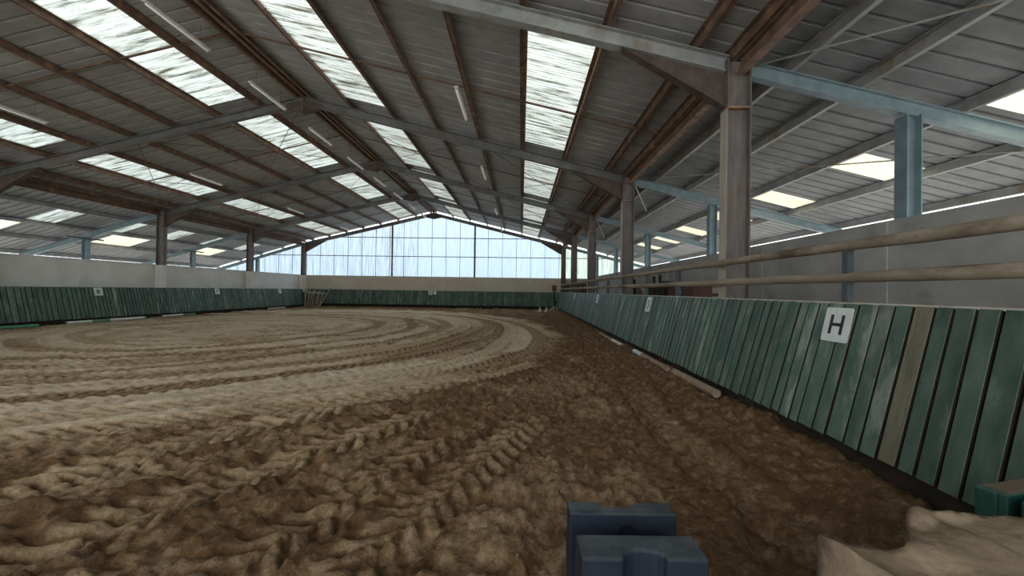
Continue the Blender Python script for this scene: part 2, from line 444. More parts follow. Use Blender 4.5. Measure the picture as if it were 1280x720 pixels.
def floor_fields(X, Y):
    CX, CY = -10.3, 14.0
    wob = (fbm(X * 0.25, Y * 0.25, 2, 3) - 0.5)
    ex = (X - CX) / 11.1; ey = (Y - CY) / np.where(Y > CY, 13.2, 11.5)
    rho = np.sqrt(ex * ex + ey * ey) + 0.05 * wob
    th = np.arctan2(ey, ex)
    # bands swept along the riding circle
    band = fbm(rho * 9.0, th * 2.2 + 9, 4, 2)
    band2 = fbm(rho * 26.0, th * 9.0 + 3, 4, 6)
    inner = 1 - sst(0.97, 1.10, rho + 0.10 * (fbm(X * 0.9, Y * 0.9, 3, 11) - 0.5))
    patch = fbm(X * 1.6, Y * 1.6, 4, 8)
    dry_lit = 0.30 + inner * (0.34 + 0.40 * sst(0.34, 0.56, 0.6 * band + 0.25 * band2 + 0.2 * patch))
    dry_lit += 0.22 * inner * (sst(0.42, 0.62, fbm(X * 4.5, Y * 4.5, 4, 9)) - 0.5)
    dry_lit += 0.12 * inner * sst(8, 25, Y) + 0.10 * (1 - inner) * sst(0.5, 0.65, patch) * (X < 1.4)  # first term pales the far sand, painting in the gable light
    loose = 1 - sst(0.35, 0.75, dry_lit)
    H = 0.045 * (fbm(X * 0.7, Y * 0.7, 3, 1) - 0.5)
    clod = fbm(X * 7.0, Y * 7.0, 4, 4)
    clod2 = fbm(X * 15.0 + 3, Y * 15.0, 3, 12)
    rough_ = 0.25 + 0.75 * loose
    H += rough_ * (0.060 * (sst(0.35, 0.72, clod) - 0.4) * (0.4 + patch) + 0.028 * (sst(0.40, 0.70, clod2) - 0.4))
    H += 0.024 * (fbm(X * 2.4 + Y * 0.6, Y * 4.5, 3, 5) - 0.5)
    H += inner * 0.045 * (fbm(rho * 34, th * 12, 4, 7) - 0.5)

    def track(H, dry_lit, t_, s_, w, pitch, depth, d0, fade, split=0.9):
        a = np.abs(t_)
        m = (1 - sst(w * 0.46, w * 0.54, a)) * fade
        ph = (s_ + split * a) / pitch + (t_ > 0) * 0.5
        fr = ph - np.floor(ph)
        lug = sst(0.08, 0.30, fr) * (1 - sst(0.48, 0.70, fr))
        berm = np.exp(-((a - w * 0.56) / 0.045) ** 2) * fade
        H2 = H * 0.35 - depth * 0.35 - depth * lug
        H = H * (1 - m) + H2 * m + berm * 0.022
        dry_lit = dry_lit * (1 - m) + m * (d0 + 0.06 - 0.22 * lug * (d0 > 0.3)) - berm * 0.12
        return H, dry_lit

    # faint lug prints left all over the driven area
    row = rho * 11.6 / 0.52 + 0.5 * wob
    ri = np.floor(row); ft = (row - ri - 0.5) * 0.52
    ps = (th * rho * 11.6 + 0.9 * np.abs(ft)) / 0.22 + (ft > 0) * 0.5 + ri * 0.37
    fr = ps - np.floor(ps)
    lug = sst(0.05, 0.25, fr) * (1 - sst(0.45, 0.65, fr)) * sst(0.40, 0.55, fbm(X * 1.3 + 7, Y * 1.3, 3, 14)) * inner
    H -= 0.024 * lug
    dry_lit = dry_lit - 0.14 * lug
    # tractor tyre runs: loops round the hall, two wheels each
    rr = np.random.RandomState(5)
    for i, rad in enumerate([0.12, 0.21, 0.30, 0.37, 0.43, 0.49, 0.56, 0.62, 0.67, 0.73, 0.78, 0.84, 0.885, 0.94, 0.985]):
        ph = rr.rand() * 6.28
        rw = rho + 0.022 * np.sin(th * (1 + i % 3) + ph) + 0.012 * np.sin(th * 4 + ph * 2)
        gap = 0.5 + 0.5 * np.sin(th * 1.3 + ph)
        fade = 0.25 + 0.75 * sst(0.15, 0.5, gap + 0.5 * fbm(X * 0.9, Y * 0.9, 2, i % 16))
        H, dry_lit = track(H, dry_lit, (rw - rad) * 11.6, th * rad * 11.6 * (1 if i % 2 else -1), 0.50 if i % 3 else 0.40, 0.20, 0.024,
                       0.35 + 0.5 * rr.rand(), fade * 0.9)
    # straight-ish runs in the foreground
    for (ax, ay, bx, by, w, d0, dep) in ((-4.2, 2.0, 0.6, 8.5, 0.55, 0.60, 0.055), (-1.7, 1.2, -0.6, 4.6, 0.46, 0.35, 0.045),
                                         (-0.9, 1.8, 0.15, 5.0, 0.50, 0.42, 0.055), (1.9, 1.0, 1.75, 6.5, 0.46, 0.30, 0.040),
                                         (-3.2, 0.8, -1.0, 5.2, 0.5, 0.45, 0.05), (-7.0, 2.6, -1.2, 5.6, 0.5, 0.55, 0.045),
                                         (-6.0, 1.6, -2.2, 3.4, 0.5, 0.5, 0.045)):
        dx, dy = bx - ax, by - ay; L = math.hypot(dx, dy); dx /= L; dy /= L
        s_ = (X - ax) * dx + (Y - ay) * dy
        t_ = -(X - ax) * dy + (Y - ay) * dx + 0.10 * np.sin(s_ * 0.9 + ax) + 0.03 * s_ * (s_ - L) * 0.4
        fade = sst(0, 0.6, s_) * (1 - sst(L - 0.8, L, s_)) * (0.55 + 0.45 * sst(0.35, 0.6, fbm(X * 1.7, Y * 1.7, 2, 12)))
        H, dry_lit = track(H, dry_lit, t_, s_, w, 0.19, dep, d0, fade)
    H += 0.018 * (fbm(X * 19, Y * 19, 3, 10) - 0.5)
    # hoof pits in the loose lane by the right boards
    pit = fbm(X * 3.2, Y * 3.2, 2, 13)
    H -= 0.05 * sst(0.62, 0.78, pit) * (1 - 0.7 * inner)
    # sand banked up against the boards
    H += 0.16 * sst(1.5, 2.62, X + 0.15 * wob) + 0.06 * (1 - sst(-16.6, -15.4, X)) + 0.10 * sst(28.3, 29.5, Y)
    return H, np.clip(dry_lit, 0, 1)


Hh, DryLit = floor_fields(X, Y)
# corridor side falls away behind the boards
Hh = np.where(X > 2.78, np.minimum(Hh, 0.12), Hh)
ny, nx = X.shape
me = bpy.data.meshes.new('floor')
co = np.stack([X, Y, Hh], -1).reshape(-1, 3).astype(np.float32)
idx = np.arange(ny * nx).reshape(ny, nx)
q = np.stack([idx[:-1, :-1], idx[:-1, 1:], idx[1:, 1:], idx[1:, :-1]], -1).reshape(-1, 4)
me.vertices.add(len(co)); me.vertices.foreach_set('co', co.ravel())
me.loops.add(q.size); me.loops.foreach_set('vertex_index', q.ravel().astype(np.int32))
me.polygons.add(len(q)); me.polygons.foreach_set('loop_start', np.arange(0, q.size, 4, dtype=np.int32))
me.polygons.foreach_set('use_smooth', np.ones(len(q), dtype=bool))
at_ = me.attributes.new('dry_lit', 'FLOAT', 'POINT')
at_.data.foreach_set('value', DryLit.ravel().astype(np.float32))
me.update(); me.validate()
me.materials.append(M['sand'])
floor = obj('floor', me, kind='structure', label='brown sand riding arena floor marked with tyre tracks')


def zfloor(x, y):
    h, _ = floor_fields(np.array([[float(x)]]), np.array([[float(y)]]))
    return float(h[0, 0])


MB().box(-60, 60, -40, 90, -0.40, -0.30).build('unseen_ground', M['bounce_ground'], kind='structure', label='unseen pale ground around the hall, added to bounce light')  # unseen plane added so its pale colour bounces light into the hall

# ------------------------------------------------------------------ walls
w = empty('wall_right', (5.4, 12, 0), kind='structure', label='whitewashed masonry wall behind the rail corridor')
yy = -6.0
while yy < 30.0:
    y2 = min(yy + 3.0, 30.05)
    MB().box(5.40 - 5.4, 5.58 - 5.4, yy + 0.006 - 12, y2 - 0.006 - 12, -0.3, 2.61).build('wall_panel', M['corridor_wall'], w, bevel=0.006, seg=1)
    if yy > 0:
        MB().box(-0.02, 0.0, y2 - 0.09 - 12, y2 + 0.09 - 12, -0.3, 2.60).build('joint_strip', M['corridor_wall'], w)
    yy = y2
w = empty('wall_left', (-17.15, 12, 0), kind='structure', label='pale rendered wall above the left kickboards')
MB().box(-0.15, 0, -18, 17.9, -0.3, 2.46).build('wall_panel', M['concrete'], w)
MB().box(-0.20, 0.03, -18, 17.9, 2.46, 2.50).build('coping', M['concrete'], w)
w = empty('wall_far', (XC, 30.05, 0), kind='structure', label='far gable wall of beige plaster under pale blue cladding')
MB().box(-17.3 - XC, 5.6 - XC, 0, 0.18, -0.3, 2.48).build('masonry_base', M['far_wall'], w)
MB().box(-23.5 - XC, -17.3 - XC, 0, 0.18, -0.3, 2.35).build('masonry_base', M['concrete'], w)
MB().box(5.6 - XC, 10.0 - XC, 0, 0.18, -0.3, 2.35).build('masonry_base', M['concrete'], w)
# cladding panels, ribbed vertically, each its own sheet
px = -23.3
i = 0
while px < 9.6:
    x2 = px + 1.09
    pts = []
    nr = 6
    for r_ in range(nr):
        for fr, dz in ((0.0, 0), (0.5, 0), (0.62, 0.03), (0.88, 0.03)):
            pts.append((px + (r_ + fr) / nr * 1.09, dz))
    pts.append((x2 + 0.02, 0))
    vs = []; fs = []
    for (x, d) in pts:
        zt = ztop(x) - 0.02
        zt = max(zt, 2.35)
        vs += [(x - XC, 0.10 - d + (i % 2) * 0.004, 2.30), (x - XC, 0.10 - d + (i % 2) * 0.004, zt)]
    for k in range(len(pts) - 1):
        fs.append((2 * k, 2 * k + 2, 2 * k + 3, 2 * k + 1))
    mm = M['gable_green'] if px > 2.6 else (M['gable_dirty'] if px < -8.6 else M['gable'])
    MB().add(vs, fs).build('panel', mm, w)
    MB().box(x2 - XC - 0.010, x2 - XC + 0.014, 0.045, 0.062, 2.48, max(2.5, ztop(x2) - 0.03)).build('seam_strip', M['blue_steel'], w)
    px = x2; i += 1
for z, x0, x1 in ((4.02, -23, 9.5), (5.46, -15.0, 1.4)):
    MB().box(x0 - XC, x1 - XC, -0.02, 0.06, z - 0.025, z + 0.025).build('girt', M['rust'], w)
for x in (-10.0, -3.6):
    MB().ibeam((x - XC, -0.04, 2.48), (x - XC, -0.04, ztop(x) - 0.05), 0.10, 0.10, up=(1, 0, 0)).build('gable_post', M['rust'], w)


# ------------------------------------------------------------------ portal frames
def i_col(x, y, z0, z1, wx, wy, m, name, parent, yo):
    return MB().ibeam((x, y - yo, z0), (x, y - yo, z1), wy, wx, up=(1, 0, 0), tf=0.018, tw=0.012).build(name, m, parent)


names = ['nearest', 'second', 'third', 'fourth', 'far gable']
lab = ['brown steel portal frame nearest the camera, its thick column beside the H plate',
       'second steel portal frame from the camera, crossing the middle skylights',
       'third steel portal frame from the camera, left column standing behind the B plate',
       'fourth steel portal frame from the camera, next before the bright gable',
       'steel portal frame at the far end, outlined against the pale blue gable']
for k in range(1, 6):
    y = FY[k]
    f = empty('portal_frame', (XC, y, 0), label=lab[k - 1], cat='steel frame', group='steel portal frames spanning the hall')
    o = -XC
    i_col(3.185 + o, y, -0.1, ztop(3.185) - 0.02, 0.35, 0.20, M['column'], 'column', f, y)
    i_col(-16.875 + o, y, -0.1, ztop(-16.8) - 0.02, 0.35, 0.20, M['column'], 'column', f, y)
    cl = 0.12
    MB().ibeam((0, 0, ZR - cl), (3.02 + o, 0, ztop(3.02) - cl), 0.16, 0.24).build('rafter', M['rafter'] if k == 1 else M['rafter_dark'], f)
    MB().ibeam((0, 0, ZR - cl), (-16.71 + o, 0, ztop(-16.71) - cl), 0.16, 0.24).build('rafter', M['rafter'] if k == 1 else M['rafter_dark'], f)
    MB().box(3.003 + o, 3.010 + o, -0.098, 0.098, -0.1, 4.24).build('lit_flange_strip', M['flange'], f, label='pale strip painting the light on the inner flange of the column')  # pale strip added to paint light on the inner flange
    for sx, xe in ((1, 3.01 + o), (-1, -16.70 + o)):
        zt_ = ztop(xe - o) - 0.24; L = 1.55
        a = (xe, zt_); b_ = (xe - sx * L, zt_ + SL * L); c = (xe, 4.28)
        mb = MB().prism([a, b_, c], -0.006, 0.006, 'Y')
        mb.bar((xe, 0, 4.28), (xe - sx * L, 0, zt_ + SL * L - 0.01), 0.15, 0.014)
        mb.build('haunch', M['rust_dark'], f)
        MB().box(xe - 0.012 + (0.175 * sx) - 0.165, xe + 0.012 + (0.175 * sx) + 0.165, -0.098, 0.098, 4.25, 4.275).build('stiffener', M['rust'], f)
    MB().box(-17.06 + o, -16.69 + o, -0.11, 0.11, 1.15, 2.46).build('whitewashed_base', M['concrete'], f, label='whitewashed lower length of the left column')
    # ridge gusset
    MB().prism([(-0.62, ZR - 0.37), (0, ZR - 0.50), (0.62, ZR - 0.37), (0.5, ZR - 0.22), (0, ZR - 0.10), (-0.5, ZR - 0.22)], -0.05, 0.05, 'Y').build('ridge_gusset', M['rust_dark'], f)
    MB().box(-0.012, 0.012, -0.09, 0.09, ZR - 0.52, ZR - 0.02).build('end_plate', M['rust'], f)
    # lean-to rafters and posts, painted blue grey
    bl = M['blue_steel']
    MB().ibeam((3.36 + o, 0, ztop(3.36) - 0.11), (9.65 + o, 0, ztop(9.65) - 0.11), 0.12, 0.22).build('lean_to_rafter', bl, f)
    MB().ibeam((-17.05 + o, 0, ztop(-17.05) - 0.11), (-23.9 + o, 0, ztop(-23.9) - 0.11), 0.12, 0.22).build('lean_to_rafter', bl, f)
    i_col(5.72 + o, y, 0, ztop(5.72) - 0.22, 0.22, 0.20, bl, 'lean_to_post', f, y)
    i_col(-20.5 + o, y, 0, ztop(-20.5) - 0.22, 0.22, 0.20, bl, 'lean_to_post', f, y)


# ------------------------------------------------------------------ roof: ribbed sheets, skylight sheets, purlins
def sheet_mesh(name, x0, x1, m, width=1.0, pitch=1 / 3.0, rib=0.034, rise=0.042, fine=False):
    """a ribbed sheet lying from x0 to x1 along the slope, ribs running down it"""
    prof = []
    n = int(round(width / pitch))
    for k in range(n):
        b0 = k * pitch
        prof += [(b0, 0.0), (b0 + pitch / 2 - rib, 0.0), (b0 + pitch / 2 - rib * 0.55, rise), (b0 + pitch / 2 + rib * 0.55, rise), (b0 + pitch / 2 + rib, 0.0)]
    prof.append((width + 0.035, -0.003))
    if fine:
        prof = []
        n = 48
        for k in range(n + 2):
            prof.append((width * k / n, 0.018 * math.sin(2 * math.pi * k / 4.0 + 0.3)))
    vs = []; fs = []
    for (y, d) in prof:
        vs += [(x0, y, ztop(x0) + 0.15 + d), (x1, y, ztop(x1) + 0.15 + d)]
    for k in range(len(prof) - 1):
        fs.append((2 * k, 2 * k + 2, 2 * k + 3, 2 * k + 1))
    return MB().add(vs, fs).mesh(name, m)


PR = [2.58, 1.26, -0.02, -1.34, -2.66, -3.98, -5.31]          # purlin lines, right slope
PLh = [-8.14, -9.50, -10.88, -12.22, -13.53, -14.87, -16.15]  # left slope
purlin_right = [3.12] + PR + [-6.62]
purlin_left = [-6.98] + PLh + [-16.8]
PLR = [3.95, 4.97, 6.45, 7.93, 9.45]
PLL = [-17.2, -18.5, -20.2, -21.8, -23.6]


def roof(name, label, runs, strips, m_sheet, purlins, side):
    """runs: opaque (x0,x1) ribs of sheet full length; strips: (x0,x1,[(ya,yb)],material) rows that carry skylights"""
    r = empty(name, (0, 12, 0), kind='structure', label=label)
    for (x0, x1) in runs:
        me_ = sheet_mesh('roof_sheet', x0, x1, m_sheet)
        y = Y0; j = 0
        while y < Y1 - 0.2:
            o_ = obj('roof_sheet', me_, r, loc=(0, y - 12, 0.004 * (j % 2)))
            y += 1.0; j += 1
    for (x0, x1, spans, mk) in strips:
        me_ = sheet_mesh('roof_sheet', x0, x1, m_sheet, 1.0)
        sk = {}
        y = Y0
        for (a, b_) in spans + [(Y1, Y1)]:
            while y < a - 0.01:
                wd = min(1.0, a - y)
                if wd > 0.999:
                    obj('roof_sheet', me_, r, loc=(0, y - 12, 0.004))
                else:
                    obj('roof_sheet', sheet_mesh('roof_sheet', x0, x1, m_sheet, wd, wd / max(1, round(wd * 3))), r, loc=(0, y - 12, 0.004))
                y += wd
            if b_ > a:
                n = max(1, round((b_ - a)))
                wd = (b_ - a) / n
                key = round(wd, 4)
                if key not in sk:
                    sk[key] = sheet_mesh('skylight_sheet', x0, x1, mk, wd, fine=True)
                for j in range(n):
                    obj('skylight_sheet', sk[key], r, loc=(0, a + j * wd - 12, 0.006 * (j % 2)))
                y = b_
    for (x0, x1, spans, mk) in strips:
        for x in (x0, x1):
            MB().box(x - 0.012, x + 0.012, Y0 - 12, Y1 - 12, ztop(x) + 0.125, ztop(x) + 0.205).build('closure_strip', M['rust'] if side == 'main' else M['rafter'], r)
    for x in purlins:
        z = ztop(x)
        sgn = 1 if x > XC else -1
        big = x in (3.12, -16.8)
        h = 0.15; th = 0.012
        mb = MB()
        wd = 0.07
        mb.box(x - th / 2, x + th / 2, Y0 - 12, Y1 - 12, z, z + h)
        mb.box(x - wd / 2 + wd / 2 * sgn, x + wd / 2 + wd / 2 * sgn, Y0 - 12, Y1 - 12, z, z + 0.008)
        mb.box(x - wd / 2 - wd / 2 * sgn, x + wd / 2 - wd / 2 * sgn, Y0 - 12, Y1 - 12, z + h - 0.008, z + h)
        mb.build('purlin', M['rust'] if side == 'main' else M['rafter'], r)
    return r


bays = [(FY[k] + 0.42, FY[k] + 6 - 0.45) for k in range(0, 5)]
bays0 = [(-5.9, -0.6)] + bays
half = 2.9
roof('ceiling', 'right slope of the corrugated steel roof with two rows of skylights',
     [(-6.76, -5.31), (-3.98, -0.02), (1.26, 3.30)],
     [(-5.31, -3.98, bays0, M['skylight']), (-0.02, 1.26, bays0, M['skylight'])], M['sheet'], purlin_right, 'main')
roof('ceiling', 'left slope of the corrugated steel roof with two rows of skylights',
     [(-6.84, -8.14), (-9.50, -13.53), (-14.87, -16.95)],
     [(-8.14, -9.50, bays0, M['skylight']), (-13.53, -14.87, bays0, M['skylight'])], M['sheet'], purlin_left, 'main')
rl = [(-2.8, -1.8)] + [(4.95 + 2.87 * k, 5.85 + 2.87 * k) for k in range(-1, 8)]
roof('ceiling', 'right lean-to roof of pale grey sheets over the corridor',
     [(3.24, 6.45), (7.93, 9.75)], [(6.45, 7.93, rl, M['skylight_cream'])], M['lean_sheet'], PLR, 'lean')
ll1 = [(15.4 - 2.9 * k, 16.4 - 2.9 * k) for k in range(5, 0, -1)] + [(15.4 + 2.85 * k, 16.4 + 2.85 * k) for k in range(0, 5)]
ll2 = [(2.4, 4.4), (7.9, 9.9), (13.5, 15.6), (19.2, 21.2), (24.6, 26.8)]
roof('ceiling', 'left lean-to roof of bluish grey sheets beyond the wall',
     [(-16.90, -18.5), (-21.8, -24.1)], [(-18.5, -20.2, ll1, M['skylight']), (-20.2, -21.8, ll2, M['skylight_cream'])],
     M['lean_sheet'], PLL, 'lean')
# ridge: paired beams and a cap
t_ = empty('trim_1', (XC, 12, 0), kind='structure', label='dark ridge beam and cap')
MB().box(-0.05, 0.05, Y0 - 12, Y1 - 12, ZR - 0.02, ZR + 0.12).build('ridge_beam', M['rust'], t_)
MB().prism([(-0.30, ZR + 0.118), (0, ZR + 0.19), (0.30, ZR + 0.118), (0.30, ZR + 0.13), (0, ZR + 0.205), (-0.30, ZR + 0.13)], Y0 - 12, Y1 - 12, 'Y').build('ridge_cap', M['sheet'], t_)
# eave beams that tie the column heads together
for nm, x in (('trim_2', 3.20), ('trim_3', -16.88)):
    t_ = empty(nm, (x, 12, 0), kind='structure', label='rust brown eaves beam along the column heads')
    for k in range(0, 6):
        ya = (FY[k - 1] + 0.1 if k > 0 else Y0) - 12; yb = FY[k] - 0.1 - 12
        MB().ibeam((0, ya, 4.86), (0, yb, 4.86), 0.14, 0.22).build('eaves_beam', M['rust'], t_)
# anti-sag rods half way along each bay, and wind bracing
t_ = empty('trim_4', (XC, 12, 0), kind='structure', label='thin steel sag rods and bracing under the roof')
for k in range(0, 5):
    ym = FY[k] + 3.0 - 12
    for xa, xb in ((-6.95, -16.7), (-6.65, 3.05)):
        MB().bar((xa - XC, ym, ztop(xa) + 0.06), (xb - XC, ym, ztop(xb) + 0.06), 0.05, 0.03).build('sag_rod', M['rust'], t_)
for k in (2, 3):
    for (xa, xb) in ((-12.2, -6.9), (-16.6, -12.2), (-6.7, -1.4), (-1.4, 3.0)):
        for sgn in (0, 1):
            ya, yb = FY[k] - 12 + 0.1, FY[k + 1] - 12 - 0.1
            if sgn: ya, yb = yb, ya
            MB().tube([(xa - XC, ya, ztop(xa) - 0.03), (xb - XC, yb, ztop(xb) - 0.03 - 0.0)], 0.010, 6).build('brace_rod', M['rust'], t_)
for k in (0, 1):
    MB().tube([(3.45 - XC, FY[k + 1] - 12, ztop(3.45) - 0.02), (8.3 - XC, FY[k] - 12, ztop(8.3) - 0.02)], 0.014, 6).build('brace_rod', M['rafter'], t_)
for k in (2, 3):
    MB().bar((3.42 - XC, FY[k] - 12, ztop(3.42) - 0.25), (3.75 - XC, FY[k] - 12 - 0.02, 3.95), 0.03, 0.03, up=(0, 1, 0)).build('brace_rod', M['cap'], t_)


# ------------------------------------------------------------------ hanging tube lamps
def lamp_proto():
    r = empty('tube_lamp', (0, 0, 0))
    MB().box(-0.045, 0.045, 0, 1.55, 0.0, 0.05).build('lamp_body', M['white'], r, bevel=0.008, seg=1)
    MB().tube([(0, 0.05, -0.022), (0, 1.50, -0.022)], 0.019, 8).build('tube', M['tube'], r, smooth=True)
    for y in (0.25, 1.30):
        MB().tube([(0, y, 0.05), (0, y, 0.42)], 0.004, 5).build('hanger', M['rust'], r)
    return r


lp = lamp_proto()
rows = [('over the ridge line', -7.12, 6.80, [7.1 + 2.87 * k for k in range(8)]),
        ('on the left slope', -12.35, 5.66, [8.3, 14.25, 20.3, 26.3]),
        ('on the right slope', -1.42, 5.70, [8.1, 13.3, 20.2, 26.2])]
ordn = ['nearest', 'second', 'third', 'fourth', 'fifth', 'sixth', 'seventh', 'farthest']
first = True
for (wh, x, z, ys) in rows:
    for j, y in enumerate(ys):
        o_ = lp if first else copy_tree(lp)
        first = False
        o_.location = (x, y, z)
        nm = ordn[j] if j < len(ys) - 1 else 'farthest'
        tag(o_, '%s white fluorescent tube lamp in the row hung %s' % (nm, wh.replace('over', 'under')), 'lamp', group='fluorescent lamps hung under the roof')
dark = mat('dark_lamp_housing', (0.06, 0.06, 0.06), (0.10, 0.10, 0.10), 5)
for j, (x, y, z) in enumerate(((-20.3, 17.0, 3.62), (-20.3, 23.0, 3.62), (-20.3, 11.2, 3.62))):
    o_ = empty('lean_to_lamp', (x, y, z), cat='lamp', group='dark lamps hung in the left lean-to',
               label=['dark lamp silhouette hung by the left lean-to post above the B plate', 'dark lamp silhouette hung in the left lean-to nearest the gable', 'dark lamp silhouette at the left edge of the left lean-to'][j])
    MB().box(-0.05, 0.05, 0, 1.5, 0, 0.06).build('lamp_body', dark, o_)
    for yy in (0.3, 1.2):
        MB().tube([(0, yy, 0.06), (0, yy, 0.48)], 0.005, 5).build('hanger', dark, o_)


# ------------------------------------------------------------------ kickboards
def plank_mesh(wd, L=1.16, th=0.018):
    mb = MB()
    mb.add([(-wd / 2, 0, 0), (wd / 2, 0, 0), (wd / 2, th, 0), (-wd / 2, th, 0),
            (-wd / 2, 0, L), (wd / 2, 0, L), (wd / 2, th, L), (-wd / 2, th, L),
            (-wd / 2 + 0.003, -0.003, 0.003), (wd / 2 - 0.003, -0.003, 0.003), (wd / 2 - 0.003, -0.003, L - 0.003), (-wd / 2 + 0.003, -0.003, L - 0.003)],
           [(8, 9, 10, 11), (0, 1, 9, 8), (1, 5, 10, 9), (5, 4, 11, 10), (4, 0, 8, 11), (3, 2, 1, 0), (1, 2, 6, 5), (2, 3, 7, 6), (3, 0, 4, 7), (4, 5, 6, 7)])
    return mb


PW = [0.098, 0.112, 0.122, 0.130, 0.140, 0.165]
PM = {}


def plank_data(wd, m):
    """plank with its narrow edges coloured dark"""
    me_ = plank_mesh(wd).mesh('plank', m)
    me_.materials.append(M['dark_wood_and_shade'])
    for p in me_.polygons:
        if abs(p.normal.x) > 0.9:
            p.material_index = 1  # edges darkened to paint the shade in the gaps
    return me_


for wd in PW:
    PM[wd] = plank_data(wd, M['green'])


def kickboard(name, label, base_top, direction, length, lean, zt, zb, mirror, tilt_fn, special=None):
    """a leaning fence. base_top: top front line start, direction: unit vector along fence, mirror: side the face looks to"""
    d = Vector(direction)
    nrm = Vector((-d.y, d.x, 0)) * mirror          # towards the arena
    r = empty(name, (base_top[0], base_top[1], 0), label=label, cat='kickboard fence')
    s = 0.0
    H_ = zt - zb
    L = math.hypot(H_, lean)
    while s < length - 0.08:
        wd = R.choice(PW)
        if s + wd > length: wd = PW[0]
        p = d * (s + wd / 2)
        bottom = p + nrm * lean + Vector((0, 0, zb + R.uniform(-0.012, 0.006)))
        top = p + Vector((0, 0, zt)) + d * tilt_fn(s)
        up = (top - bottom).normalized()
        side = (d - up * d.dot(up)).normalized()
        out = side.cross(up)                       # face normal of +y local, away from arena
        if out.dot(nrm) > 0:
            out = -out; side = -side
        mx = Matrix((side, out, up)).transposed().to_4x4()
        mx.translation = bottom + nrm * R.uniform(-0.003, 0.006)
        me_ = PM[wd]
        o_ = bpy.data.objects.new('plank', me_)
        COL.objects.link(o_); o_.parent = r
        o_.matrix_parent_inverse = Matrix()
        sc_ = Matrix.Diagonal((1, 1, (top - bottom).length / 1.16, 1))
        o_.matrix_basis = mx @ sc_
        if special and special[0] < s < special[0] + 0.16:
            o_.data = plank_data(wd, M['bare'])
            o_['label'] = 'bare grey unpainted plank'
            special = None
        s += wd + 0.026
    # rails behind, dark shade boards, pale cap
    for hz in (0.25, 0.80):
        a = nrm * (lean * (1 - hz) - 0.10) + Vector((0, 0, zb + H_ * hz))
        MB().bar(a, a + d * length, 0.05, 0.09).build('back_rail', M['dark_wood_and_shade'], r)
    lo = nrm * (lean - 0.055) + Vector((0, 0, zb + 0.02)); hi = nrm * (-0.055) + Vector((0, 0, zt - 0.01))
    bk = -nrm * 0.010
    MB().hexa([lo, lo + d * length, lo + d * length + bk, lo + bk, hi, hi + d * length, hi + d * length + bk, hi + bk]).build('gap_shade_panel', M['dark_wood_and_shade'], r)  # dark sheet added to stand in for shade between planks
    a = nrm * (lean - 0.13) + Vector((0, 0, 0.17))
    MB().bar(a, a + d * length, 0.04, 0.40).build('foot_shade_board', M['dark_wood_and_shade'], r)  # dark strip added to stand in for shade under the planks
    a = nrm * (-0.045) + Vector((0, 0, zt + 0.003))
    MB().bar(a, a + d * length, 0.08, 0.018).build('cap', M['cap'], r)
    return r


kickboard('kickboard_right', 'long green plank kickboard fence leaning beside the rail corridor at right', (2.88, 0.9), (0, 1, 0), 28.35, 0.25, 1.425, 0.30, 1,
          lambda s: -0.10 * min(1, max(0, (s - 1.5) / 2.0)), special=(1.80, 0)).name = 'kickboard_fence'
kickboard('kickboard_fence', 'long green plank kickboard fence along the left wall under the B plate', (-16.60, 7.0), (0, 1, 0), 22.35, 0.25, 1.40, 0.235, -1,
          lambda s: -0.03)
kickboard('kickboard_fence', 'green plank kickboard fence across the far end below the gable', (-16.45, 29.78), (1, 0, 0), 19.3, 0.25, 1.40, 0.33, -1,
          lambda s: 0.0)


# ------------------------------------------------------------------ letter plates
def plate(ch, loc, nrm_x, nrm_y, w, h, label, lean=0.25 / 1.12):
    """plate hung on the boards; loc is the centre, nrm the direction it faces in plan"""
    n = Vector((nrm_x, nrm_y, 0)).normalized()
    up = (Vector((0, 0, 1)) - n * lean).normalized()
    nn = (n + Vector((0, 0, 1)) * lean).normalized()
    side = up.cross(nn).normalized()
    mx = Matrix((side, up, nn)).transposed().to_4x4()
    mx.translation = Vector(loc)
    e = empty('letter_plate', (0, 0, 0), label=label, cat='sign', group='white letter plates on the kickboards')
    e.matrix_world = mx
    rr = 0.02
    poly = []
    for cx, cy, a0 in ((w / 2 - rr, h / 2 - rr, 0), (-w / 2 + rr, h / 2 - rr, 90), (-w / 2 + rr, -h / 2 + rr, 180), (w / 2 - rr, -h / 2 + rr, 270)):
        for q_ in range(4):
            a = math.radians(a0 + q_ * 30)
            poly.append((cx + rr * math.cos(a), cy + rr * math.sin(a)))
    MB().prism(poly, -0.004, 0.004, 'Z').build('plate', M['plate'], e)
    if ch:
        cu = bpy.data.curves.new('letter', 'FONT')
        cu.body = ch; cu.size = h * 0.80; cu.align_x = 'CENTER'; cu.align_y = 'CENTER'; cu.extrude = 0.001; cu.offset = h * 0.012
        tmp = bpy.data.objects.new('letter', cu); COL.objects.link(tmp)
        dg = bpy.context.evaluated_depsgraph_get()
        me_ = bpy.data.meshes.new_from_object(tmp.evaluated_get(dg))
        bpy.data.objects.remove(tmp)
        me_.materials.clear(); me_.materials.append(M['ink'])
        lo = obj('letter', me_, e)
        zs = [v.co.y for v in me_.vertices]; xs = [v.co.x for v in me_.vertices]
        lo.location = (-(max(xs) + min(xs)) / 2, -(max(zs) + min(zs)) / 2, 0.0055)
    return e


def on_right(y, drop): # centre point on the right fence face, drop metres below the top
    return (2.88 - 0.25 * drop / 1.125 - 0.018, y, 1.425 - drop)


